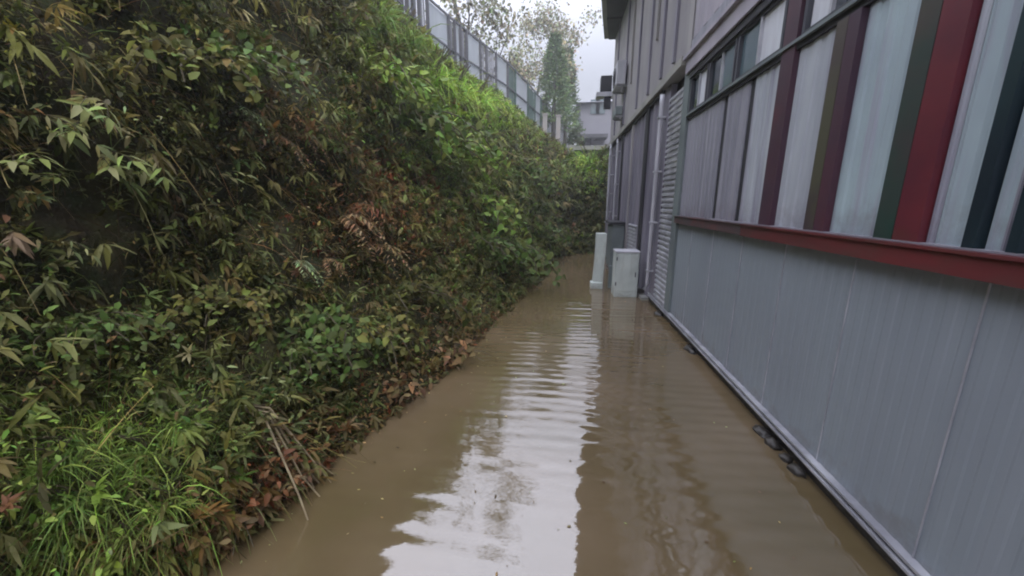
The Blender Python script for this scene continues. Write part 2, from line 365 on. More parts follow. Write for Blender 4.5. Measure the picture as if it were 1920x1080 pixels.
DARK = (.070, .072, .028); OLIVE = (.155, .160, .070); MID = (.110, .155, .065); BRIGHT = (.19, .275, .085); LIME = (.29, .45, .11)
BROWN = (.21, .135, .085); TAN = (.34, .26, .17); RED = (.21, .07, .045); GREYG = (.19, .21, .13); PALE = (.32, .34, .20); YELL = (.22, .24, .05)
ZONES = [  # px, py, rx, ry, colour, strength; DARK ones put hollow shade into leaf colour
    (705, 60, 75, 55, BRIGHT, .8), (700, 70, 60, 60, LIME, .35), (790, 135, 70, 45, BRIGHT, .8), (870, 195, 85, 38, LIME, 2.6), (800, 160, 60, 40, LIME, .5), (950, 225, 70, 40, LIME, .6),
    (790, 240, 120, 60, MID, .7), (840, 330, 130, 100, BRIGHT, .7), (900, 300, 110, 60, BRIGHT, .5), (960, 430, 80, 80, BRIGHT, .6), (1000, 350, 90, 60, MID, .8),
    (1100, 320, 60, 40, LIME, .9), (1080, 400, 60, 70, DARK, 2.2), (1000, 300, 50, 30, BROWN, .5), (1000, 270, 50, 25, DARK, 1), (1070, 310, 60, 30, BRIGHT, .8),
    (540, 250, 75, 38, BROWN, 1.8), (520, 235, 40, 20, TAN, .5), (650, 430, 95, 85, BROWN, 2.0), (630, 420, 60, 60, TAN, .4), (720, 360, 70, 70, RED, .35), (720, 360, 60, 60, BROWN, .6), (830, 440, 60, 50, BROWN, .5),
    (840, 650, 120, 50, BROWN, .8), (770, 735, 90, 60, BROWN, 1), (530, 895, 75, 45, RED, 1.5), (620, 400, 70, 60, RED, .35), (430, 1000, 160, 70, BROWN, 1.2), (600, 830, 70, 50, BROWN, .7), (480, 950, 100, 50, TAN, .5),
    (150, 900, 240, 170, BRIGHT, 1.1), (230, 850, 120, 100, LIME, .35), (340, 800, 110, 90, MID, 1), (620, 640, 120, 70, MID, .9), (550, 480, 60, 50, GREYG, .8), (470, 210, 70, 40, GREYG, .5),
    (90, 50, 160, 80, YELL, .35), (100, 60, 160, 100, OLIVE, 1), (440, 40, 160, 60, OLIVE, .8), (370, 100, 90, 90, MID, .5), (180, 300, 220, 120, GREYG, .35), (250, 450, 260, 120, DARK, 1.2), (120, 560, 200, 90, MID, .5),
    (450, 650, 180, 80, DARK, .9), (700, 520, 80, 60, DARK, .8), (560, 360, 90, 90, DARK, .6), (620, 560, 100, 50, DARK, .5), (300, 40, 60, 120, DARK, .7), (580, 60, 50, 80, DARK, .7), (550, 720, 100, 60, GREYG, .35)]
BASEW = [(DARK, .6), (OLIVE, .85), (MID, .6), (GREYG, .2), (BROWN, .12), (PALE, .09)]
def zone_colour(P, var=.35, hi=1.0):
    px, py = proj(P); n = len(P)
    px = px + rng.normal(0, 14, n); py = py + rng.normal(0, 14, n)
    cols = [c for c, _ in BASEW] + [z[4] for z in ZONES]
    W = [np.full(n, wv) for _, wv in BASEW]
    for (zx, zy, rx, ry, c, st) in ZONES:
        W.append(6 * st * np.exp(-(((px - zx) / rx) ** 2 + ((py - zy) / ry) ** 2) * 1.3))
    W = np.stack(W, 1); W /= W.sum(1, keepdims=True); cum = W.cumsum(1)
    k = (rng.random((n, 1)) > cum).sum(1).clip(0, len(cols) - 1)
    return vary(np.array(cols)[k], n, var)
px_, py_ = CPX, CPY
void = np.ones(len(AR))
for (zx, zy, rx, ry, s_) in [(250, 430, 230, 90, .72), (470, 330, 90, 80, .6), (480, 620, 130, 70, .6), (540, 60, 60, 70, .7), (720, 520, 60, 60, .7), (250, 90, 60, 60, .8), (110, 500, 100, 50, .5), (640, 300, 50, 60, .4), (420, 720, 90, 40, .5)]:
    void *= 1 - .55 * s_ * np.exp(-(((px_ - zx) / rx) ** 2 + ((py_ - zy) / ry) ** 2))
# clumpiness
cl = np.array([noise.fractal(Vector(c) * 2.1, 1, 2, 3) for c in CC])
clump = np.clip(.75 + 1.3 * cl, .12, 2.2)
nearw = np.clip(5 / DIST, .35, 2.2)

# undergrowth of small broad leaves
def scatter_broad(n, Lmin, Lmax, wt, lift, name, label, droop=.3, ratio=.40):
    P, Nn, v = sample(n, wt); dist = np.linalg.norm(P, axis=1)
    h = lift * rng.random((n, 1)) ** 1.4 * np.clip(v[:, None] * 5 + .15, 0, 1)
    P2 = P + Nn * h + np.array([0, 0, 1]) * h * .3
    L = (Lmin + (Lmax - Lmin) * rng.random(n) ** 2) * np.clip(dist / 6, .75, 1.7)
    D = Nn * .55 + rng.normal(0, .55, (n, 3)) + np.array([0, 0, -.15]); U = Nn * .5 + np.array([0, 0, 1.0]) + rng.normal(0, .3, (n, 3))
    lv = Leaves(); lv.leaf(P2, D, U, L, L * ratio * (.7 + .6 * rng.random(n)), zone_colour(P2), droop)
    return tag(lv.build(name, M['leaf']), label, 'undergrowth', kind='stuff')
W0 = seen * void * clump * nearw
scatter_broad(95000, .022, .072, W0, .22, 'undergrowth', 'dense mixed undergrowth of small leaves covering the steep bank')
scatter_broad(26000, .015, .035, W0 * np.clip(1.6 - CV, .4, 2), .12, 'ground_cover', 'fine small-leaved ground cover creeping over the bank', ratio=.8)
def bunches(nb, per, Lr, wt, name, label, ratio=.30, hang=.1, pal=None):
    P, Nn, v = sample(nb, wt); dist = np.linalg.norm(P, axis=1); sc = np.clip(dist / 5, .75, 2.0)
    cb = zone_colour(P, .3)
    if pal is not None: cb = .5 * cb + .5 * vary(np.array(pal)[rng.choice(len(pal), nb)], nb, .3)
    P = P + Nn * (rng.random((nb, 1)) * .16 * np.clip(v[:, None] * 5 + .1, 0, 1))
    ax = nrm(Nn * .8 + np.array([0, 0, .35]) + rng.normal(0, .35, (nb, 3)))
    k = np.repeat(np.arange(nb), per); n = len(k); along = rng.random((n, 1))
    Q = P[k] + ax[k] * along * (.13 * sc[k])[:, None] + np.array([0, 0, -1.]) * along ** 2 * (.07 * sc[k])[:, None]
    D = ax[k] * .7 + rng.normal(0, .6 - .25 * (hang > .3), (n, 3)) + np.array([0, 0, -hang]); L = rng.uniform(*Lr, n) * sc[k]
    lv = Leaves(); lv.leaf(Q, D, np.array([0, 0, 1.]) + Nn[k] * .4 + rng.normal(0, .25, (n, 3)), L, L * ratio * rng.uniform(.7, 1.4, n), vary(1, n, .22) * cb[k], .35)
    tag(lv.build(name, M['leaf']), label, 'undergrowth', kind='stuff')
bunches(3800, 15, (.04, .095), seen * np.clip(clump * 1.3, .2, 3) * nearw * (.35 + .65 * void), 'shrub_foliage', 'leafy shoots arching out of the undergrowth all over the bank')
bunches(2700, 11, (.07, .17), seen * np.clip(clump, .3, 2) * nearw, 'drooping_foliage', 'narrow drooping leaf sprays hanging all over the mossy bank', .17, .75, [OLIVE, GREYG, PALE, TAN])
# dead stems and roots showing between the leaves
n_ = 2600; P_, N_, v_ = sample(n_, seen * nearw * (CV > .04)); lv_ = Leaves()
lv_.blade(P_ + N_ * .05, N_ * .35 + np.array([0, 0, -.5]) + rng.normal(0, .55, (n_, 3)), rng.uniform(.15, .55, n_), rng.uniform(.003, .007, n_), vary(np.array([BROWN, TAN, (.09, .06, .04)])[rng.choice(3, n_)], n_, .3), rng.uniform(-.3, .8, n_), 5)
tag(lv_.build('dead_stems', M['leaf']), 'thin dead stems and roots tangled through the bank growth', 'undergrowth', kind='stuff')
# grass blades hanging off the bank
top = np.exp(-((CV - .93) / .13) ** 2) * (CPX > 560) * 3 + 5 * np.exp(-(((CPX - 865) / 90) ** 2 + ((CPY - 195) / 45) ** 2))
lowl = np.exp(-(((CPX - 150) / 260) ** 2 + ((CPY - 900) / 190) ** 2)) * 2.6
mid_ = .35
def scatter_grass(n, wt, Lr, name, label, wid=.006, up=.9):
    P, Nn, v = sample(n, wt); dist = np.linalg.norm(P, axis=1)
    D = Nn * .6 + np.array([0, 0, up]) + rng.normal(0, .38, (n, 3)); L = rng.uniform(*Lr, n)
    lv = Leaves(); lv.blade(P, D, L, wid * np.clip(dist / 3.5, .8, 3), zone_colour(P, .3), rng.uniform(.4, 1.4, n))
    return tag(lv.build(name, M['leaf']), label, 'grass', kind='stuff')
scatter_grass(26000, seen * nearw * (top + mid_ * clump), (.12, .38), 'grass', 'green grass growing along the crest and down the bank')
scatter_grass(6500, seen * (lowl + .01), (.10, .34), 'bank_grass', 'bright green grass at the foot of the bank in front', wid=.008)
# dead leaf litter at the foot
def litter(n):
    wt = seen * nearw * np.exp(-(CV / .10) ** 2)
    P, Nn, v = sample(n, wt); D = rng.normal(0, 1, (n, 3)); D[:, 2] *= .35; P = P + Nn * .015
    P[:, 2] = np.maximum(P[:, 2], .006)
    cs = np.array([BROWN, TAN, RED, (.07, .05, .035), GREYG, (.045, .04, .028), (.09, .10, .05)])[rng.choice(7, n, p=[.24, .12, .09, .25, .05, .15, .10])]
    L = rng.uniform(.02, .07, n); lv = Leaves(); lv.leaf(P, D, np.tile([0, 0, 1.], (n, 1)) + rng.normal(0, .4, (n, 3)), L, L * .45, vary(cs, n, .3), .2)
    tag(lv.build('leaf_litter', M['leaf']), 'brown dead leaves and twigs heaped along the waterline', 'leaf litter', kind='stuff')
litter(7000)

# ================================================================== WATER
ys = np.concatenate([np.arange(-6, .5, .08), np.arange(.5, 6, .014), np.arange(6, 14.5, .03)]); xs = np.arange(-3.2, 1.72, .05)
X, Y = np.meshgrid(xs, ys, indexing='ij')
ph = 0.9 * np.sin(X * 1.3 + Y * .35) + .5 * np.sin(X * 3.1 - Y * .8 + 1) + .35 * np.sin(X * 6.3 + Y * 1.7)
env = .65 + .35 * np.sin(Y * 1.1 + .7 * X + .5)
Z = .00085 * env * np.sin(2 * math.pi * Y / .19 + ph) + .00055 * np.sin(2 * math.pi * Y / .117 + 1.7 * ph + 2) + .0004 * np.sin(2 * math.pi * (Y + .12 * X) / .41 + ph * .6)
Z += .00035 * np.sin(2 * math.pi * (.55 * X + Y) / .23 + 1.3 * ph) + .0003 * np.sin(2 * math.pi * (-.8 * X + Y) / .16 + ph * 2)
Z *= .40 + 1.1 * (.5 + .5 * np.sin(1.9 * X + 2.3 * Y + 1.2 * np.sin(1.1 * Y)))
Z += .00022 * np.sin(2 * math.pi * (Y * .9 + .35 * X) / .063 + 3 * ph)
nx, ny = len(xs), len(ys)
V = np.stack([X, Y, Z], -1).reshape(-1, 3); idx = np.arange(nx * ny).reshape(nx, ny)
Q = np.stack([idx[:-1, :-1], idx[1:, :-1], idx[1:, 1:], idx[:-1, 1:]], -1).reshape(-1, 4)
me = bpy.data.meshes.new('water'); me.vertices.add(len(V)); me.vertices.foreach_set('co', V.astype(np.float32).ravel())
me.loops.add(Q.size); me.loops.foreach_set('vertex_index', Q.astype(np.int32).ravel())
me.polygons.add(len(Q)); me.polygons.foreach_set('loop_start', np.arange(0, Q.size, 4, dtype=np.int32)); me.update(calc_edges=True)
me.polygons.foreach_set('use_smooth', [True] * len(me.polygons))
wm, t, b = new_mat('muddy_water')
co = N('ShaderNodeTexCoord', t); n1 = N('ShaderNodeTexNoise', t); n1.inputs['Scale'].default_value = .9; n1.inputs['Detail'].default_value = 5
t.links.new(co.outputs['Object'], n1.inputs['Vector'])
rp = N('ShaderNodeValToRGB', t); t.links.new(n1.outputs['Fac'], rp.inputs[0])
rp.color_ramp.elements[0].position = .35; rp.color_ramp.elements[0].color = (.128, .095, .046, 1)
rp.color_ramp.elements[1].position = .65; rp.color_ramp.elements[1].color = (.19, .138, .082, 1)
t.links.new(rp.outputs[0], b.inputs['Base Color']); b.inputs['Roughness'].default_value = .035; b.inputs['IOR'].default_value = 2.2
n2 = N('ShaderNodeTexNoise', t); n2.inputs['Scale'].default_value = 14; n2.inputs['Detail'].default_value = 3
mp = N('ShaderNodeMapping', t); mp.inputs['Scale'].default_value = (.5, 1.6, 1); t.links.new(co.outputs['Object'], mp.inputs[0]); t.links.new(mp.outputs[0], n2.inputs['Vector'])
bp = N('ShaderNodeBump', t); bp.inputs['Strength'].default_value = .35; bp.inputs['Distance'].default_value = .002
t.links.new(n2.outputs['Fac'], bp.inputs['Height']); t.links.new(bp.outputs[0], b.inputs['Normal'])
me.materials.append(wm); wo = bpy.data.objects.new('water', me); COL.objects.link(wo)
tag(wo, 'brown flood water reflecting the pale sky between bank and metal wall', 'water', kind='structure')
# floating scraps
n = 420; P = np.stack([rng.uniform(-1.2, 1.3, n), rng.uniform(1.2, 9, n), np.full(n, .004)], 1)
toe_x = np.interp(P[:, 1], [r[0][1] for r in ROWS[:11]], [r[0][0] for r in ROWS[:11]]); P[:, 0] = np.where(rng.random(n) < .65, toe_x + rng.exponential(.22, n), P[:, 0])
P[:, 0] = np.minimum(P[:, 0], 1.3); D = rng.normal(0, 1, (n, 3)); D[:, 2] = 0.0; L = rng.uniform(.006, .03, n)
lv = Leaves(); lv.leaf(P, D, np.tile([0, 0, 1.], (n, 1)), L, L * .45, vary(np.array([TAN, BROWN, PALE, (.09, .065, .04)])[rng.choice(4, n)], n, .3), .03, .1)
tag(lv.build('floating_debris', M['leaf']), 'small leaves and scraps floating on the brown water', 'debris', kind='stuff')

# ================================================================== METAL BUILDING ON THE RIGHT
WX = 1.5
B = empty('metal_clad_building', (WX, 0, 0)); B['abs'] = 1
tag(B, 'long two-storey building with grey lower panels, red beam and striped upper wall', 'building')
def part(name, mat, mb, parent=B, **kw): return mb.build(name, mat, parent, **kw)
YN, YE, YF = -5.0, 5.14, 12.85          # near end, end of the striped section, far end
Z1, Z2 = 1.332, 1.427                    # red beam
ZW0, ZW1, ZF = 2.60, 3.07, 3.24
part('core_wall', M['dark'], MB().box(WX + .09, 9, YN, YF, -.7, 6.3))
part('plinth', M['stone'], MB().box(WX + .02, WX + .089, YN, YF, -.6, .097))
lp = MB()
lp.corr(WX + .012, YN, YE, .145, Z1 - .002, .085, .0022, 'y', .05)
part('lower_panel', M['steel_panel'], lp)
for y in np.arange(YN + .3, YE, .62): part('panel_seam', M['galv'], MB().box(WX + .004, WX + .011, y, y + .0035, .146, Z1 - .004))
part('bottom_rail', M['galv'], MB().box(WX - .030, WX + .06, YN, 6.32, .130, .144).box(WX - .036, WX + .05, YN, 6.32, .096, .110))
part('rail_web', M['dark'], MB().box(WX - .006, WX + .05, YN, 6.31, .108, .130))
part('beam', M['rust_beam'], MB().box(WX - .05, WX + .08, YN, 3.3, Z1, Z2 - .012).box(WX - .062, WX + .08, YN, 3.3, Z2 - .012, Z2))
part('beam', M['brown_beam'], MB().box(WX - .05, WX + .08, 3.304, YE, Z1 + .005, Z2 - .012).box(WX - .060, WX + .08, 3.304, YE, Z2 - .012, Z2))['label'] = 'brown worn far end of the red beam'
fl = part('flashing', M['lilac_panel'], MB().box(WX - .03, WX + .02, YN, 4.1, Z2 + .001, Z2 + .008))
yy = lambda px: onx(px, 430, WX).y
segs = [(1270, 1302, 'lilac_panel'), (1302, 1329, 'lilac_panel'), (1329, 1335, 'D'), (1335, 1371, 'lilac_panel'), (1371, 1379, 'D'), (1379, 1425, 'upper_panel'), (1425, 1447, 'Cmaroon'),
        (1447, 1512, 'upper_panel'), (1512, 1531, 'Colive'), (1531, 1551, 'Cmaroon'), (1551, 1648, 'cyan_panel'), (1648, 1685, 'Cgreen'), (1685, 1736, 'Cred'), (1736, 1752, 'upper_panel'), (1752, 1821, 'cyan_panel'),
        (1821, 1848, 'Cteal'), (1848, 1880, 'cyan_panel'), (1880, 1894, 'lilac_panel'), (1894, 1909, 'upper_panel'), (1909, 1935, 'Cteal')]
run = [(yy(b_), yy(a_), k) for a_, b_, k in segs]
y = run[-1][0]; pat = ['cyan_panel', 'Cred', 'upper_panel', 'Cteal', 'upper_panel', 'Cmaroon', 'cyan_panel', 'Cgreen', 'upper_panel', 'Colive']; i = 0
while y > YN + .4:
    wdt = .11 if pat[i % 10][0] == 'C' else .40; run.append((y - wdt, y, pat[i % 10])); y -= wdt; i += 1
for y0, y1, k in run:
    y0 += .002; y1 -= .002
    if k == 'D': part('joint_strip', M['dark'], MB().box(WX + .02, WX + .05, y0, y1, Z2, ZW0 - .046)); continue
    if k[0] == 'C':
        up = ZF if k[1:] in ('maroon', 'red') and abs(y0 - 3) < .3 or k[1:] == 'red' else ZW0 - .046
        part('wall_post', M[k[1:]], MB().box(WX - .022, WX + .05, y0, y1, Z2 + .001, up)); continue
    mb = MB(); mb.corr(WX + .012, y0, y1, Z2 + .001, ZW0 - .046, .11, .007, 'y', .03)
    part('wall_panel', M[k], mb)
# window band
part('window_sill', M['cabinet'], MB().box(WX - .035, WX + .06, YN, YE, ZW0 - .008, ZW0 + .012))
part('sill_shade', M['dark'], MB().box(WX - .012, WX + .06, YN, YE, ZW0 - .045, ZW0 - .008))  # dark strip painting in the shadow beneath the sill
part('lintel_shade', M['dark'], MB().box(WX - .028, WX + .06, YN, YE, ZW1 - .06, ZW1 + .012))  # dark strip standing for the shadow of the ledge above the windows
def window(y0, y1, mats):
    w_ = MB().box(WX - .008, WX + .045, y0, y0 + .03, ZW0 + .019, ZW1 - .061).box(WX - .008, WX + .045, y1 - .03, y1, ZW0 + .019, ZW1 - .061)
    w_.box(WX - .006, WX + .045, y0 + .03, y1 - .03, ZW0 + .019, ZW0 + .045).box(WX - .006, WX + .045, y0 + .03, y1 - .03, ZW1 - .085, ZW1 - .061)
    fr = part('window', M['fence'], w_); L = (y1 - y0 - .06) / len(mats)
    for q, mm in enumerate(mats):
        a = y0 + .03 + q * L
        p_ = MB().box(WX + .018, WX + .024, a + .012, a + L - .012, ZW0 + .046, ZW1 - .086).build('pane', M[mm], fr); 
        if q: MB().box(WX - .002, WX + .04, a - .011, a + .011, ZW0 + .046, ZW1 - .086).build('mullion', M['galv'], fr)
wy = lambda px: onx(px, 150, WX).y
window(4.58, 5.12, ['pale_pane', 'glass']); window(3.92, 4.55, ['glass_teal', 'glass']); window(3.14, 3.89, ['pale_pane', 'glass_teal'])
window(2.42, 2.92, ['glass', 'pale_pane']); window(1.95, 2.39, ['glass_teal', 'glass'])
y = 1.75
while y > YN + .6: window(y - .6, y, ['glass', 'pale_pane']); y -= .63
part('ledge', M['pinkwall'], MB().box(WX - .05, WX + .08, YN, YE + .1, ZW1 + .013, ZF).box(WX - .085, WX + .08, YN, YE + .12, ZF, ZF + .04))
mb = MB(); mb.corr(WX - .02, YN, YE, ZF + .18, 6.28, .30, .018, 'y', .08)
part('upper_wall', M['pinkwall'], mb)
part('ledge', M['lilac_panel'], MB().box(WX - .035, WX + .06, YN, YE, ZF + .041, ZF + .179))
# ribbed section, corner post
mb = MB(); mb.corr(WX + .0, YE + .22, 5.98, .15, 3.0, .075, .022, 'z', .06)
part('ribbed_cladding', M['galv'], mb)
part('corner_post', M['cabinet'], MB().box(WX - .02, WX + .07, YE + .002, YE + .21, .146, ZF - .01))
part('corner_post', M['wall2low'], MB().box(WX - .01, WX + .07, 5.99, 6.30, .146, ZF - .05))
# far section
part('far_upper_wall', M['wall2'], MB().box(WX - .005, WX + .085, YE + .13, YF, ZF + .06, 6.28))
for y in (5.9, 6.6, 7.5, 8.55, 10.2, 11.8): part('wall_rib', M['wall2low'], MB().box(WX - .04, WX - .006, y, y + .09, ZF + .2, 6.27))
for y in (7.05, 9.4): part('wall_rib', M['housepale'], MB().box(WX - .045, WX - .007, y, y + .07, ZF + .9, 6.27))
part('far_ledge', M['roof'], MB().box(WX - .10, WX + .08, YE + .125, YF, ZF - .04, ZF + .055))
part('far_ledge_gap', M['dark'], MB().box(WX - .05, WX + .08, 6.33, YF, ZF - .10, ZF - .041))
mb = MB(); mb.corr(WX + .01, 6.33, YF, .05, ZF - .101, .34, .03, 'y', .07)
part('far_lower_wall', M['wall2low'], mb)
for y, wd, mm in ((7.15, .22, 'dark'), (8.6, .12, 'wall2'), (9.9, .16, 'dark'), (12.0, .12, 'wall2')):
    part('pilaster', M[mm], MB().box(WX - .05, WX - .021, y, y + wd, .06, ZF - .102))
mb = MB(); mb.corr(WX - .03, 7.6, 8.4, .25, 1.15, .07, .02, 'z', .04)
part('louvre_vent', M['galv'], mb)
part('foundation_step', M['concrete'], MB().box(WX - .12, WX + .0, 6.34, YF, -.5, .045))
# down pipes
def pipe(y, x, z0, z1, r, lab=None):
    o = part('drain_pipe', M['white_pipe'], MB().tube([(x, y, z1 + .12), (x, y, z1), (x, y, z0 + .1), (x - .05, y, z0)], r, 12), smooth=True)
    if lab: o['label'] = lab
    for z in np.linspace(z0 + .3, z1 - .2, 4): MB().box(x - r * 1.25, WX + .01, y - r * 1.25, y + r * 1.25, z, z + .025).build('bracket', M['galv'], o)
pipe(6.18, WX - .075, .22, 2.98, .034)
pipe(11.6, WX - .12, 1.0, 3.05, .035)
pipe(10.6, WX - .07, .1, 3.05, .028)
# roof with the overhang that the water mirrors
edge = [(.50, YN), (.55, 2), (.58, 6.9), (.62, 8.0), (.74, 9.8), (.98, 11.6), (1.19, 13.05)]
mb = MB(); vs = []
for (x, y) in edge:
    vs += [(x, y, 6.36), (x, y, 6.52), (9.2, y, 6.36), (9.2, y, 6.9)]
fs = []
for i in range(len(edge) - 1):
    a = 4 * i; b_ = a + 4; fs += [(a, b_, b_ + 1, a + 1), (a + 1, b_ + 1, b_ + 3, a + 3), (a, a + 2, b_ + 2, b_), (a + 2, a + 3, b_ + 3, b_ + 2)]
e = 4 * (len(edge) - 1); fs += [(0, 1, 3, 2), (e, e + 2, e + 3, e + 1)]
part('roof', M['roof'], mb.add(vs, fs))
mb = MB()
for i in range(len(edge) - 1):
    (xa, ya), (xb, yb) = edge[i], edge[i + 1]
    mb.add([(xa + .12, ya, 6.30), (xb + .12, yb - .1, 6.30), (xb + .12, yb - .1, 6.357), (xa + .12, ya, 6.357), (WX + .1, ya, 6.30), (WX + .1, yb - .1, 6.30), (WX + .1, yb - .1, 6.357), (WX + .1, ya, 6.357)],
           [(0, 1, 2, 3), (4, 7, 6, 5), (0, 4, 5, 1), (3, 2, 6, 7), (0, 3, 7, 4), (1, 5, 6, 2)])
part('soffit', M['soffit'], mb)

# air conditioners and small fixtures
def box_unit(name, x0, x1, y0, y1, z0, z1, mat, lab, cat, grille=True, group=None):
    c = ((x0 + x1) / 2, (y0 + y1) / 2, z0); r_ = empty(name, c); r_['abs'] = 1; tag(r_, lab, cat, group)
    MB().box(x0, x1, y0, y1, z0 + .04, z1).build('casing', mat, r_, bevel=.012)
    if grille:
        g = MB(); ym = (y0 + y1) / 2; zm = (z0 + z1) / 2; rr = min(y1 - y0, z1 - z0) * .38
        for q in (1, .72, .45, .2):
            g.tube([(x0 - .012, ym + rr * q * math.cos(t_), zm + rr * q * math.sin(t_)) for t_ in np.linspace(0, 2 * math.pi, 17)], .008, 4)
        g.build('fan_grille', M['dark'], r_)
    for yb_ in (y0 + .05, y1 - .09): MB().box(x0 + .02, WX + .0, yb_, yb_ + .04, z0, z0 + .038).build('bracket', M['galv'], r_)
    return r_
a = onx(1166, 175, WX - .2)
box_unit('air_conditioner', WX - .26, WX - .06, 10.0, 10.8, 4.25, 4.80, M['white_pipe'], 'pale air conditioner box high on the far grey wall below the eave', 'air conditioner')
box_unit('air_conditioner', WX - .22, WX - .06, 10.2, 10.8, 3.62, 3.86, M['cabinet'], 'dark flat unit on the far wall just under the pale air conditioner', 'air conditioner', False)
wb = empty('wall_lamp_box', (1.3, 12.9, 4.9)); wb['abs'] = 1
wb.name = 'window_box'; tag(wb, 'black box on a white ledge at the far corner of the building', 'window box')
q0 = ony(1127, 143, 12.95); q1 = ony(1144, 173, 12.95); q2 = ony(1118, 182, 12.95)
MB().box(q0.x, WX - .03, 12.88, 13.15, q1.z + .002, q0.z).build('casing', M['dark'], wb, bevel=.01)
MB().box(q2.x, WX + .1, 12.86, 13.25, q2.z, q1.z).build('ledge', M['white_pipe'], wb)
MB().box(q0.x + .12, WX - .04, 12.9, 13.0, q2.z - .35, q2.z - .002).build('bracket', M['dark'], wb)
# grey-green cabinet on the far wall
cb = empty('meter_cabinet', (WX - .1, 9.5, .3)); cb['abs'] = 1; tag(cb, 'grey green metal cabinet against the far lower wall behind the white box', 'cabinet')
MB().box(WX - .30, WX - .04, 8.9, 9.8, .05, 1.1).build('body', M['cabinet'], cb, bevel=.01)
MB().box(WX - .312, WX - .301, 8.95, 9.75, .12, 1.04).build('door', M['cabinet'], cb)
MB().box(WX - .36, WX - .04, 8.85, 9.85, 1.102, 1.15).build('lid', M['dark'], cb)

# white box and posts standing in the water
p = onz(1172, 557); t1 = ony(1172, 471, p.y).z; hw = (ony(1194, 520, p.y).x - ony(1150, 520, p.y).x) / 2
wbx = empty('white_box', p); tag(wbx, 'weathered white upright box standing in the water by the downpipe', 'box')
MB().box(-hw, hw, 0, .34, -.3, t1 - .03).build('body', M['white'], wbx, bevel=.012)
MB().box(-hw - .008, hw + .008, -.012, .352, t1 - .029, t1).build('lid', M['white_pipe'], wbx, bevel=.006)
MB().box(-hw + .025, hw - .025, -.008, -.001, .10, t1 - .06).build('door', M['white'], wbx, bevel=.004)
MB().box(hw - .06, hw - .045, -.022, -.009, t1 * .45, t1 * .55).build('latch', M['fence'], wbx)
for z in (.2, t1 - .16): MB().box(-hw + .010, -hw + .030, -.014, -.0085, z, z + .06).build('hinge', M['fence'], wbx)
p = onz(1122, 541); t1 = ony(1122, 438, p.y).z; wp = empty('white_post', p); tag(wp, 'short pale concrete post leaning in the water beyond the white box', 'post')
MB().add([(-.14, 0, -.3), (.06, 0, -.3), (.06, .18, -.3), (-.14, .18, -.3), (-.085, .03, t1 * .5), (.095, .03, t1 * .5), (.095, .2, t1 * .5), (-.085, .2, t1 * .5), (-.08, .04, t1), (.11, .04, t1), (.11, .2, t1), (-.08, .2, t1)],
         [(0, 3, 2, 1), (8, 9, 10, 11)] + [(a + i, a + (i + 1) % 4, a + 4 + (i + 1) % 4, a + 4 + i) for a in (0, 4) for i in range(4)]).build('shaft', M['white'], wp, bevel=.012)
MB().box(-.15, .075, -.02, .2, -.3, .12).build('base', M['white'], wp, bevel=.02)
p = onz(1148, 548); cp = MB().box(-.035, .035, 0, .08, -.3, .42).build('stake', M['cabinet']); cp.location = p + Vector((0, .35, 0)); tag(cp, 'thin dark stake between the pale post and the white box', 'stake')

# rocks and rubble under the rail
for k, (px, py, r_, sq, lab) in enumerate([
        (1222, 552, .16, (1.2, .9, .6), 'dark rock at the foot of the downpipe beside the white box'),
        (1203, 556, .10, (1.4, .8, .5), 'flat dark stone touching the white box'),
        (1240, 590, .07, (1, 1.4, .5), 'small wet stone just past the downpipe rock under the rail'),
        (1288, 655, .05, (1, 1.6, .7), 'small black stone under the middle of the bottom rail'),
        (1302, 662, .035, (1, 1.4, .7), 'pebble sized brown stone beside the small black stone'),
        (1440, 812, .045, (1, 1.8, .5), 'flat stone at the far end of the rubble under the rail'),
        (1462, 836, .042, (1, 1.5, .7), 'dark stone in the middle of the rubble under the rail'),
        (1482, 862, .034, (1, 1.3, .7), 'smaller stone lying before the last dark stone under the rail'),
        (1492, 884, .040, (1, 1.4, .8), 'black stone at the near end of the rubble under the rail')]):
    p = onz(px, py); v_, f_ = lump(r_, k + 3, 3, sq)
    o = MB().add(v_, f_).build('rock', M['stone'], smooth=True)
    o.location = (min(p.x + .02, WX - .03), p.y, .008); tag(o, lab, 'rock', 'stones along the foot of the metal wall')

# ================================================================== FENCE ON THE CREST
FT = [(-4.35, -2.0), (-4.3, 4.0), (-4.28, 8.0), (-4.15, 11.0), (-4.02, 12.66), (-3.37, 14.97), (-2.42, 18.0), (-1.75, 21.3), (-1.2, 24.5), (-.4, 28), (1.0, 31)]
fn = empty('metal_fence', (-4, 12, 5.4)); fn['abs'] = 1
tag(fn, 'tall grey metal fence with pale sheets running along the crest of the bank', 'fence')
FB, FTP = [5.3] * 6 + [5.0, 4.6, 4.2, 4.0, 4.0], 7.5
def fpt(s):
    i = min(int(s), len(FT) - 2); t = s - i; a, b_ = FT[i], FT[i + 1]
    return (a[0] + (b_[0] - a[0]) * t, a[1] + (b_[1] - a[1]) * t, FB[i] + (FB[i + 1] - FB[i]) * t)
def fence_s(px, py=60):
    best = min(np.linspace(1, len(FT) - 1.001, 1500), key=lambda s: abs(proj(np.array([[*fpt(s)[:2], 6.8]]))[0][0] - px)); return best
pxs = [640, 665, 690, 712, 732, 752, 762, 774, 786, 802, 842, 853, 864, 875, 901, 912, 930, 952, 966, 990, 1003, 1014, 1024, 1036, 1048, 1058, 1068]
kinds = ['s', 'g', 's', 'g', 'g', 'g', 's', 'g', 'g', 's2', 'g', 's', 'g', 's2', 'g', 'g', 's', 'gr', 's', 'gr', 's', 'g', 's', 'g', 'g', 'g']
posts = [fence_s(p_) for p_ in pxs]; near = list(np.linspace(0.0, posts[0], 9))[:-1]
posts = near + posts; kinds = ['s', 'g', 's', 's', 'g', 's', 's2', 'g'] + kinds
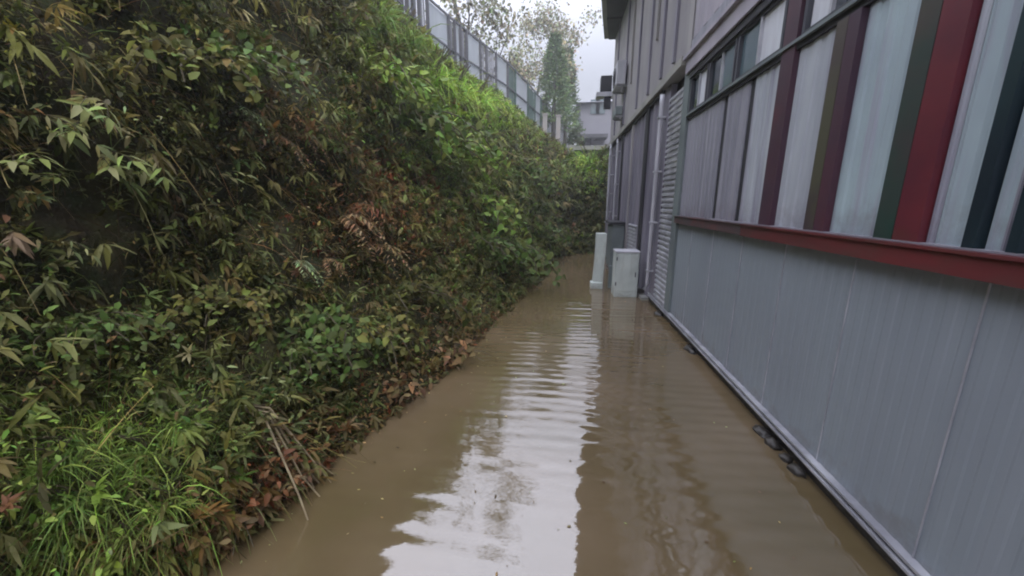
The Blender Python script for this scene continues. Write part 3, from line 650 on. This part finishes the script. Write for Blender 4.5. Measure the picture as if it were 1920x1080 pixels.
for i, s in enumerate(posts):
    x, y, z = fpt(s); grn = pxs and i - 8 in (18, 19, 20, 21)
    wide = .06 if i % 3 else .09
    MB().box(x - .05, x + .05, y - wide / 2, y + wide / 2, z, FTP).build('post', M['fence_green' if grn else 'fence'], fn)
    if i == len(posts) - 1: break
    x2, y2, z2 = fpt(posts[i + 1]); d = Vector((x2 - x, y2 - y)); L = d.length; d /= L
    a = (x + d.x * .05, y + d.y * .05); b_ = (x2 - d.x * .05, y2 - d.y * .05)
    MB().obox(a, b_, .06, .05, FTP - .07).build('top_rail', M['fence'], fn)
    k = kinds[i]
    MB().obox(a, b_, .05, .045, 6.5).build('mid_rail', M['fence'], fn)
    sh = lambda p_, o_: (p_[0] - .04, p_[1])
    if k in ('s', 's2'): MB().obox(sh(a, 0), sh(b_, 0), FTP - .08 - max(z, z2), .006, max(z, z2)).build('sheet', M['fence_sheet'], fn)
    else:
        mb = MB(); ns = max(2, int(L / .16))
        for q in range(ns):
            c = (a[0] + (b_[0] - a[0]) * (q + .15) / ns - .05, a[1] + (b_[1] - a[1]) * (q + .15) / ns); e_ = (a[0] + (b_[0] - a[0]) * (q + .8) / ns - .05, a[1] + (b_[1] - a[1]) * (q + .8) / ns)
            mb.obox(c, e_, FTP - .09 - z, .015, z)
        mb.build('slats', M['fence_green' if k == 'gr' else 'fence_slat'], fn)

# ================================================================== TREES BEYOND THE FENCE
def tree(name, base, H, lean, spread, kind, cols, nleaf, lsize, label, group='trees beyond the fence', seed=1):
    rd = random.Random(seed); t = empty(name, base); tag(t, label, name.split('_')[-1], group)
    mb = MB(); tips = []
    def limb(p, d, L, r, lev):
        pts = [p]; q = p.copy(); dd = d.normalized(); n = 5
        for i in range(n):
            dd = (dd + Vector((rd.gauss(0, .12), rd.gauss(0, .12), rd.gauss(.03, .08)))).normalized(); q = q + dd * L / n; pts.append(q.copy())
        mb.tube(pts, [r * (1 - .65 * i / n) for i in range(n + 1)], 6 if lev < 2 else 4)
        if lev >= 2: tips.extend(pts[2:])
        if lev < 3:
            for i in range(rd.randint(4, 6) if lev else 8):
                k = rd.randint(2 if lev else 1, n); a = rd.random() * 6.28
                nd = (dd * .6 + Vector((math.cos(a), math.sin(a), rd.uniform(.1, .7))) * spread).normalized()
                limb(pts[k], nd, L * rd.uniform(.38, .6), r * .45 * (1 - .1 * k), lev + 1)
    if kind == 'conifer':
        mb.tube([(0, 0, -.3), (0, 0, H * .4), (.05, 0, H * .8), (0, 0, H)], [.16, .12, .06, .015], 8)
        lv = Leaves(); n = nleaf; z = rng.random(n) ** .85; rr = spread * (1 - z) ** .75 * (.55 + .45 * np.sin(z * 37) ** 2) * rng.random(n) ** .45 + .05
        az = rng.random(n) * 6.28; 
        keep = np.sin(az * 3 + z * 21) + rng.normal(0, .6, n) > -.35; z, rr, az = z[keep], rr[keep], az[keep]; n = len(z)
        P = np.stack([rr * np.cos(az), rr * np.sin(az), H * (.34 + .68 * z) - rr * .25], 1)
        D = np.stack([np.cos(az), np.sin(az), np.full(n, .15)], 1) + rng.normal(0, .5, (n, 3)); L = lsize * rng.uniform(.6, 1.4, n)
        lv.leaf(P, D, rng.normal(0, 1, (n, 3)), L, L * .22, vary(cols[0], n, .35), .3); 
    else:
        limb(Vector((0, 0, -.3)), Vector(lean), H * .55, H * .012, 0)
        tp = np.array([tuple(p) for p in tips]); n = nleaf; P = tp[rng.integers(0, len(tp), n)] + rng.normal(0, H * .018, (n, 3))
        L = lsize * rng.uniform(.5, 1.4, n); lv = Leaves()
        lv.leaf(P, rng.normal(0, 1, (n, 3)), rng.normal(0, 1, (n, 3)), L, L * .55, vary(np.array(cols)[rng.integers(0, len(cols), n)], n, .3), .2)
    mb.build('trunk', M['bark'], t, smooth=True); lv.build('crown', M['needle'], t); return t
def base_of(px, y, z=4.0): p = ony(px, 300, y); return (p.x, y, z)
tree('conifer_tree', base_of(1036, 25), 6.9, None, 1.45, 'conifer', [(.13, .19, .12)], 8000, .26, 'tall narrow conifer with grey green needles at the end of the fence', seed=2)
tree('conifer_tree', base_of(1058, 29), 7.6, None, 1.2, 'conifer', [(.11, .17, .11)], 5200, .28, 'smaller darker conifer just behind the tall one', seed=3)
tree('broadleaf_tree', base_of(905, 22, 5.0), 15.5, (.15, 0, 1), .95, 'b', [(.24, .25, .22), (.32, .32, .3)], 7500, .20, 'sparse pale tree with open twiggy crown behind the middle of the fence', seed=5)
tree('broadleaf_tree', base_of(985, 27, 5.0), 13.0, (.0, .1, 1), .95, 'b', [(.28, .26, .24), (.25, .26, .22)], 7000, .20, 'thin half bare tree behind the far end of the fence', seed=8)
tree('broadleaf_tree', base_of(868, 19, 5.2), 6.0, (-.1, 0, 1), .9, 'b', [(.10, .10, .09), (.14, .14, .12)], 2200, .13, 'low dark bushy tree rising over the fence top', seed=11)
tree('shrub', base_of(1088, 24, 3.7), 2.9, (0, 0, 1), .9, 'b', [(.09, .12, .09)], 1600, .12, 'grey green shrub between the conifer and the far house', None, seed=12)

# pale bars added to stand for sky showing between the trunks
for px, yb, lab in ((1021, 20.5, 'pale bar standing in for a sky gap left of the conifer trunk'), (1046, 21.5, 'pale bar standing in for a sky gap in front of the conifer trunk')):
    p = ony(px, 270, yb); o = MB().box(-.11, .11, -.09, .09, -1.2, 1.35).box(-.14, .14, -.12, .12, 1.35, 1.42).build('sky_gap_bar', M['housepale'])
    o.location = (p.x, p.y, p.z); tag(o, lab, 'post', 'pale bars for sky gaps at the end of the fence')
# far house and the little bridge
h = ony(1083, 185, 32); hb = 3.6; hs = empty('far_house', (h.x, 32, hb)); hs['abs'] = 1; tag(hs, 'plain grey house in the distance past the end of the channel', 'house')
MB().box(h.x + .3, h.x + 9, 32, 40, hb - .3, h.z - .35).build('wall', M['house'], hs)
MB().add([(h.x - .1, 31.6, h.z - .35), (h.x + 9.4, 31.6, h.z - .35), (h.x + 9.4, 40.4, h.z - .35), (h.x - .1, 40.4, h.z - .35), (h.x + 1.6, 33.6, h.z + .25), (h.x + 7.6, 33.6, h.z + .25), (h.x + 7.6, 38.4, h.z + .25), (h.x + 1.6, 38.4, h.z + .25)],
         [(0, 3, 2, 1), (4, 5, 6, 7), (0, 1, 5, 4), (1, 2, 6, 5), (2, 3, 7, 6), (3, 0, 4, 7)]).build('roof', M['house'], hs)
w0 = ony(1078, 232, 31.9); w1 = ony(1088, 252, 31.9); MB().box(w0.x, w1.x, 31.6, 31.95, w1.z, w0.z).build('door', M['dark'], hs)
pr = MB(); a0 = ony(1080, 252, 30.5); a1 = ony(1124, 258, 30.5); pr.box(a0.x, a1.x + .6, 30.4, 31.9, a1.z, a0.z); pr.build('porch_roof', M['fence'], hs)
a0 = ony(1086, 258, 31); a1 = ony(1108, 272, 31); MB().box(a0.x, a1.x, 30.9, 31.8, a1.z - .4, a0.z - .01).build('porch', M['dark'], hs)
for px in (1116, 1126):
    a0 = ony(px, 200, 31.97); fr = MB().box(a0.x - .35, a0.x + .35, 31.93, 31.999, a0.z - .5, a0.z + .5).build('window', M['glass_teal'], hs)
b0 = ony(1074, 275, 17.2); b1 = ony(1140, 288, 17.2); br = empty('footbridge', ((b0.x + b1.x) / 2, 17.2, b1.z)); br['abs'] = 1
tag(br, 'small concrete footbridge with pale edge crossing the far end of the channel', 'bridge')
MB().box(b0.x, 4.5, 17.0, 18.4, b0.z - .16, b0.z).build('deck_edge', M['concrete'], br, bevel=.01)
MB().box(b0.x + .06, 4.5, 17.1, 18.3, b1.z - .12, b0.z - .162).build('beam', M['fence_green'], br)
MB().box(b0.x - .2, b0.x + .06, 16.98, 17.3, b1.z - .6, b0.z + .03).build('abutment', M['concrete'], br, bevel=.01)

# ================================================================== PLANTS ONE CAN TELL APART
PROTO = {}
def proto(key):
    if key in PROTO: return PROTO[key]
    kind, col = key; lv = Leaves(); st = MB(); rd = random.Random(hash(kind) % 99 if False else len(PROTO) + 3)
    A = np.array
    if kind == 'sprig':       # arching stems with long leaves, local +X points out of the bank
        for s in range(3):
            a = rd.uniform(-1.1, 1.1); L = rd.uniform(.2, .36); pts = []
            for i in range(7):
                t = i / 6; pts.append((L * t * math.cos(a), L * t * math.sin(a), .22 * L * math.sin(t * 2.6) + .25 * L * t - .35 * L * t * t))
            st.tube(pts, [.004 * (1 - .6 * i / 6) for i in range(7)], 5)
            for i in range(2, 7):
                for sg in (-1, 1):
                    D = A([math.cos(a + sg * .8), math.sin(a + sg * .8), -.25 + rd.uniform(-.3, .2)]); LL = rd.uniform(.06, .14)
                    if rd.random() < .25: continue
                    lv.leaf(A(pts[i]), D, A([.2, 0, 1.]) + rng.normal(0, .35, 3), LL, LL * .20, vary(col, 1, .25), .35)
            lv.leaf(A(pts[6]), A([math.cos(a), math.sin(a), -.5]), A([.2, 0, 1.]), .12, .038, vary(col, 1, .2), .35)
    elif kind == 'fern':
        for s in range(9):
            a = rd.uniform(-1.5, 1.5); L = rd.uniform(.28, .48); up = rd.uniform(.3, .9); drp = rd.uniform(0, .55); pts = []
            for i in range(13):
                t = i / 12; pts.append((L * t * math.cos(a), L * t * math.sin(a), up * L * t - (up + .45 + drp) * L * t * t + rd.gauss(0, .004)))
            st.tube(pts[::2], .0022, 4)
            for i in range(2, 13):
                w_ = .085 * math.sin(math.pi * (i / 13) ** .8) + .012
                for sg in (-1, 1):
                    if rd.random() < .12: continue
                    D = A([math.cos(a + sg * 1.15) + rd.gauss(0, .22), math.sin(a + sg * 1.15) + rd.gauss(0, .22), -.25 + rd.uniform(-.35, .2)])
                    lv.leaf(A(pts[i]), D, A([0, 0, 1.]), w_, .018, vary(col, 1, .25), .25, .1)
    elif kind == 'tuft':
        n = 85; D = np.stack([rng.uniform(.0, 1, n), rng.normal(0, .55, n), rng.uniform(.5, 1.5, n)], 1)
        lv.blade(rng.normal(0, .035, (n, 3)) * [1, 1, .3], D, rng.uniform(.18, .46, n), rng.uniform(.006, .013, n), vary(col, n, .3), rng.uniform(.4, 1.3, n), 5)
        for k in range(6): st.tube([(0, 0, 0), (.05 * k / 6, rd.uniform(-.04, .04), .12), (.1, rd.uniform(-.08, .08), .22)], .003, 4)
    elif kind == 'bramble':
        for s in range(7):
            a = rd.uniform(-1.4, 1.4); L = rd.uniform(.25, .5); pts = []
            for i in range(8):
                t = i / 7; pts.append((L * t * math.cos(a), L * t * math.sin(a) + rd.gauss(0, .01), L * (.9 * t - 1.0 * t * t) + rd.gauss(0, .008)))
            st.tube(pts, .0035, 4)
            for i in range(1, 8):
                for k in range(5):
                    q = A(pts[i]) + rng.normal(0, .022, 3); LL = rd.uniform(.03, .065)
                    lv.leaf(q, rng.normal(0, .7, 3) + A([.4, 0, -.1]), A([.3, 0, 1.]) + rng.normal(0, .3, 3), LL, LL * .62, vary(col, 1, .3), .25)
    elif kind == 'stalks':
        n = 34; D = np.stack([rng.uniform(-.1, .7, n), rng.normal(0, .35, n), -rng.uniform(.3, 1.3, n)], 1)
        lv.blade(rng.normal(0, .03, (n, 3)), D, rng.uniform(.2, .62, n), .0055, vary(col, n, .25), .25, 5)
        for k in range(7):
            a = rd.gauss(0, .25); L = rd.uniform(.45, .75)
            st.tube([(0, 0, 0), (.12, a * .2, -.10 * L), (.2, a * .45, -.5 * L), (.24 + rd.uniform(0, .15), a * .8, -L)], [.005, .005, .004, .002], 5)
    elif kind == 'heap':      # low heap of broad curled leaves
        for k in range(70):
            q = rng.normal(0, 1, 3) * [.08, .14, .045]; LL = rd.uniform(.05, .11)
            lv.leaf(q, rng.normal(0, 1, 3) * [1, 1, .6], A([0, 0, 1.]) + rng.normal(0, .4, 3), LL, LL * .5, vary(col, 1, .35), .4)
        for k in range(8): st.tube([tuple(rng.normal(0, .06, 3)), tuple(rng.normal(0, .14, 3) * [1, 1, .3])], .003, 4)
    me1 = lv.mesh(kind + '_leaves', M['leaf'])
    me2 = bpy.data.meshes.new(kind + '_stem'); me2.from_pydata(st.v, [], st.f); me2.materials.append(M['straw' if kind == 'stalks' else 'stem'])
    PROTO[key] = (me1, me2); return PROTO[key]
KN = {'sprig': ('leafy_sprig', 'plant'), 'fern': ('fern', 'fern'), 'tuft': ('grass_tuft', 'grass tuft'), 'bramble': ('bramble_bush', 'bush'), 'stalks': ('dry_stalks', 'dead plant'), 'heap': ('dead_leaf_heap', 'leaf heap')}
def plant(kind, px, py, sc, col, label, group=None):
    p, n = bank_point(px, py); nm, cat = KN[kind]
    rz = math.atan2(n.y, n.x) if abs(n.x) + abs(n.y) > .05 else 0
    tw = random.uniform(-.35, .35)
    t = empty(nm, p + n * .06, rz + tw); sc *= min(1.6, max(.42, p.length / 3.4)); t.scale = (sc,) * 3; tl = 2.4 if kind == 'sprig' else 1; t.rotation_euler[0] = random.uniform(-.2, .2) * tl; t.rotation_euler[1] = random.uniform(-.12, .28) * tl
    tag(t, label, cat, group); a, b_ = proto((kind, col))
    for nm2, me_ in (('foliage', a), ('stem', b_)):
        o = bpy.data.objects.new(nm2, me_); COL.objects.link(o); o.parent = t
PALE2 = (.25, .27, .15); SILVER = (.26, .33, .24); FRESH = (.15, .235, .075); DEAD = (.25, .17, .12); RUST = (.21, .105, .07)
PL = [
    ('sprig', 170, 190, 0.77, PALE2, 'pale leafy sprig highest of the sprigs at the upper left'),
    ('sprig', 215, 235, 0.67, PALE2, 'pale sprig with arching leaves just below the highest one'),
    ('sprig', 90, 300, 0.73, PALE2, 'pale sprig near the left edge with spread drooping leaves'),
    ('sprig', 130, 330, 0.55, PALE2, 'small pale sprig overlapping the one near the left edge'),
    ('sprig', 235, 340, 0.77, PALE2, 'drooping broad sprig pointing down over the dark hollow'),
    ('sprig', 300, 300, 0.67, PALE2, 'yellowish sprig arching over the dark hollow'),
    ('sprig', 60, 160, 0.79, GREYG, 'greyish sprig in the upper left corner of the bank'),
    ('sprig', 420, 345, 0.58, GREYG, 'small grey sprig above the dark middle of the bank'),
    ('sprig', 30, 420, 0.58, GREYG, 'small grey sprig low against the left edge'),
    ('fern', 458, 215, 0.51, SILVER, 'silvery green fern spreading flat above the brown patch'),
    ('fern', 550, 485, 0.56, SILVER, 'silvery green fern beside the dead brown fern'),
    ('fern', 520, 260, 0.56, DEAD, 'dead reddish brown fern under the silvery fern'),
    ('fern', 575, 245, 0.45, DEAD, 'small dead fern right of the upper dead fern'),
    ('fern', 640, 420, 0.84, DEAD, 'large dead brown fern drooping in the middle of the bank'),
    ('fern', 700, 460, 0.73, DEAD, 'dead fern fronds right of the large dead fern'),
    ('fern', 660, 380, 0.62, RUST, 'rust coloured fern above the large dead fern'),
    ('fern', 600, 470, 0.47, DEAD, 'small dead fern left of the large dead fern'),
    ('fern', 690, 410, 0.47, RUST, 'small rust coloured fern right of the large dead fern'),
    ('fern', 640, 260, 0.56, FRESH, 'green fern in the shade below the grassy crest'),
    ('bramble', 620, 600, 1.5, MID, 'green bramble bush hanging over the middle of the bank foot'),
    ('bramble', 690, 620, 1.4, OLIVE, 'olive bramble bush right of the green one'),
    ('bramble', 560, 660, 1.2, MID, 'low bramble bush left of the green one'),
    ('bramble', 740, 560, 1.4, DARK, 'dark bramble bush above the brown leaf litter'),
    ('bramble', 400, 560, 1.1, OLIVE, 'small olive bush in the dark centre left'),
    ('bramble', 700, 150, 1.5, BRIGHT, 'bright bush just under the grassy crest'),
    ('bramble', 760, 230, 1.7, MID, 'rounded green bush below the fence posts'),
    ('bramble', 830, 300, 1.8, BRIGHT, 'light green bush in the middle of the far bank'),
    ('bramble', 900, 380, 1.9, BRIGHT, 'light green bush lower on the far bank'),
    ('bramble', 940, 480, 1.8, MID, 'green bush overhanging the narrowing water'),
    ('bramble', 880, 470, 1.6, MID, 'green bush above the far waterline leaves'),
    ('bramble', 1000, 330, 1.8, MID, 'dark green bush near the bend of the bank'),
    ('bramble', 1000, 440, 1.6, MID, 'bush at the point where the bank bends'),
    ('bramble', 350, 90, 1.1, OLIVE, 'olive bush beside the dark gap at the top left'),
    ('bramble', 450, 130, 1.1, MID, 'leafy green bush above the silvery fern'),
    ('bramble', 110, 570, 1.0, MID, 'shaded green bush at left above the grass'),
    ('tuft', 60, 760, 1.0, OLIVE, 'arching olive grass tuft at the left edge'),
    ('tuft', 170, 800, 1.0, FRESH, 'bright grass tuft at the top of the front grass patch'),
    ('tuft', 280, 830, 1.1, FRESH, 'bright broad grass tuft in the middle of the front patch'),
    ('tuft', 340, 780, .9, BRIGHT, 'grass tuft next to the dry stalks'),
    ('tuft', 190, 920, 1.1, FRESH, 'lush grass tuft low in the front patch'),
    ('tuft', 60, 900, 1.0, BRIGHT, 'green tuft low at the left edge'),
    ('tuft', 300, 960, 1.0, BRIGHT, 'grass tuft leaning to the muddy waterline'),
    ('tuft', 110, 1010, 1.0, FRESH, 'grass tuft nearest to the viewer at the bottom'),
    ('tuft', 230, 1040, .9, OLIVE, 'olive tuft at the bottom beside the twigs'),
    ('tuft', 860, 190, 2.2, LIME, 'lime green grass clump at the fence foot'),
    ('tuft', 900, 205, 2.2, LIME, 'lime green grass clump further along the fence foot'),
    ('tuft', 820, 165, 1.9, LIME, 'lime green grass clump below the pale fence sheet'),
    ('tuft', 700, 40, 1.6, FRESH, 'green grass clump at the top of the visible crest'),
    ('tuft', 760, 90, 1.8, FRESH, 'green grass clump under the first fence posts'),
    ('tuft', 1100, 310, 2.6, LIME, 'light green grass clump below the footbridge'),
    ('stalks', 455, 750, 1.75, TAN, 'dry straw stalks trailing down to the water'),
    ('stalks', 490, 800, 1.2, TAN, 'shorter dry stalks beside the long trailing ones'),
    ('stalks', 380, 560, .7, OLIVE, 'thin stalks hanging in the dark centre left'),
    ('heap', 525, 885, 1.0, RUST, 'rust red heap of dead leaves at the waterline'),
    ('heap', 560, 890, .7, DEAD, 'pale brown heap of leaves beside the rust red heap'),
    ('heap', 430, 1000, 1.1, DEAD, 'brown heap of twigs and leaves in the near mud'),
    ('heap', 770, 740, 1.0, DEAD, 'brown leaf heap on the waterline midway along the bank'),
    ('heap', 840, 655, 1.2, DEAD, 'furthest brown leaf heap spilling into the water'),
]
for a in PL: plant(*a)
# ================================================================== damp air
hz = MB().box(-760, 760, -760, 760, -1.95, 24).build('haze', M['leaf']); hz.data.materials.clear()
hm = bpy.data.materials.new('damp_air'); hm.use_nodes = True; t = hm.node_tree; t.nodes.clear()
o_ = N('ShaderNodeOutputMaterial', t); pv = N('ShaderNodeVolumePrincipled', t); pv.inputs['Color'].default_value = (.95, .97, 1, 1)
pv.inputs['Density'].default_value = .005; pv.inputs['Anisotropy'].default_value = .3; t.links.new(pv.outputs[0], o_.inputs['Volume'])
hz.data.materials.append(hm); tag(hz, 'thin pale damp air over the channel', 'haze', kind='stuff')
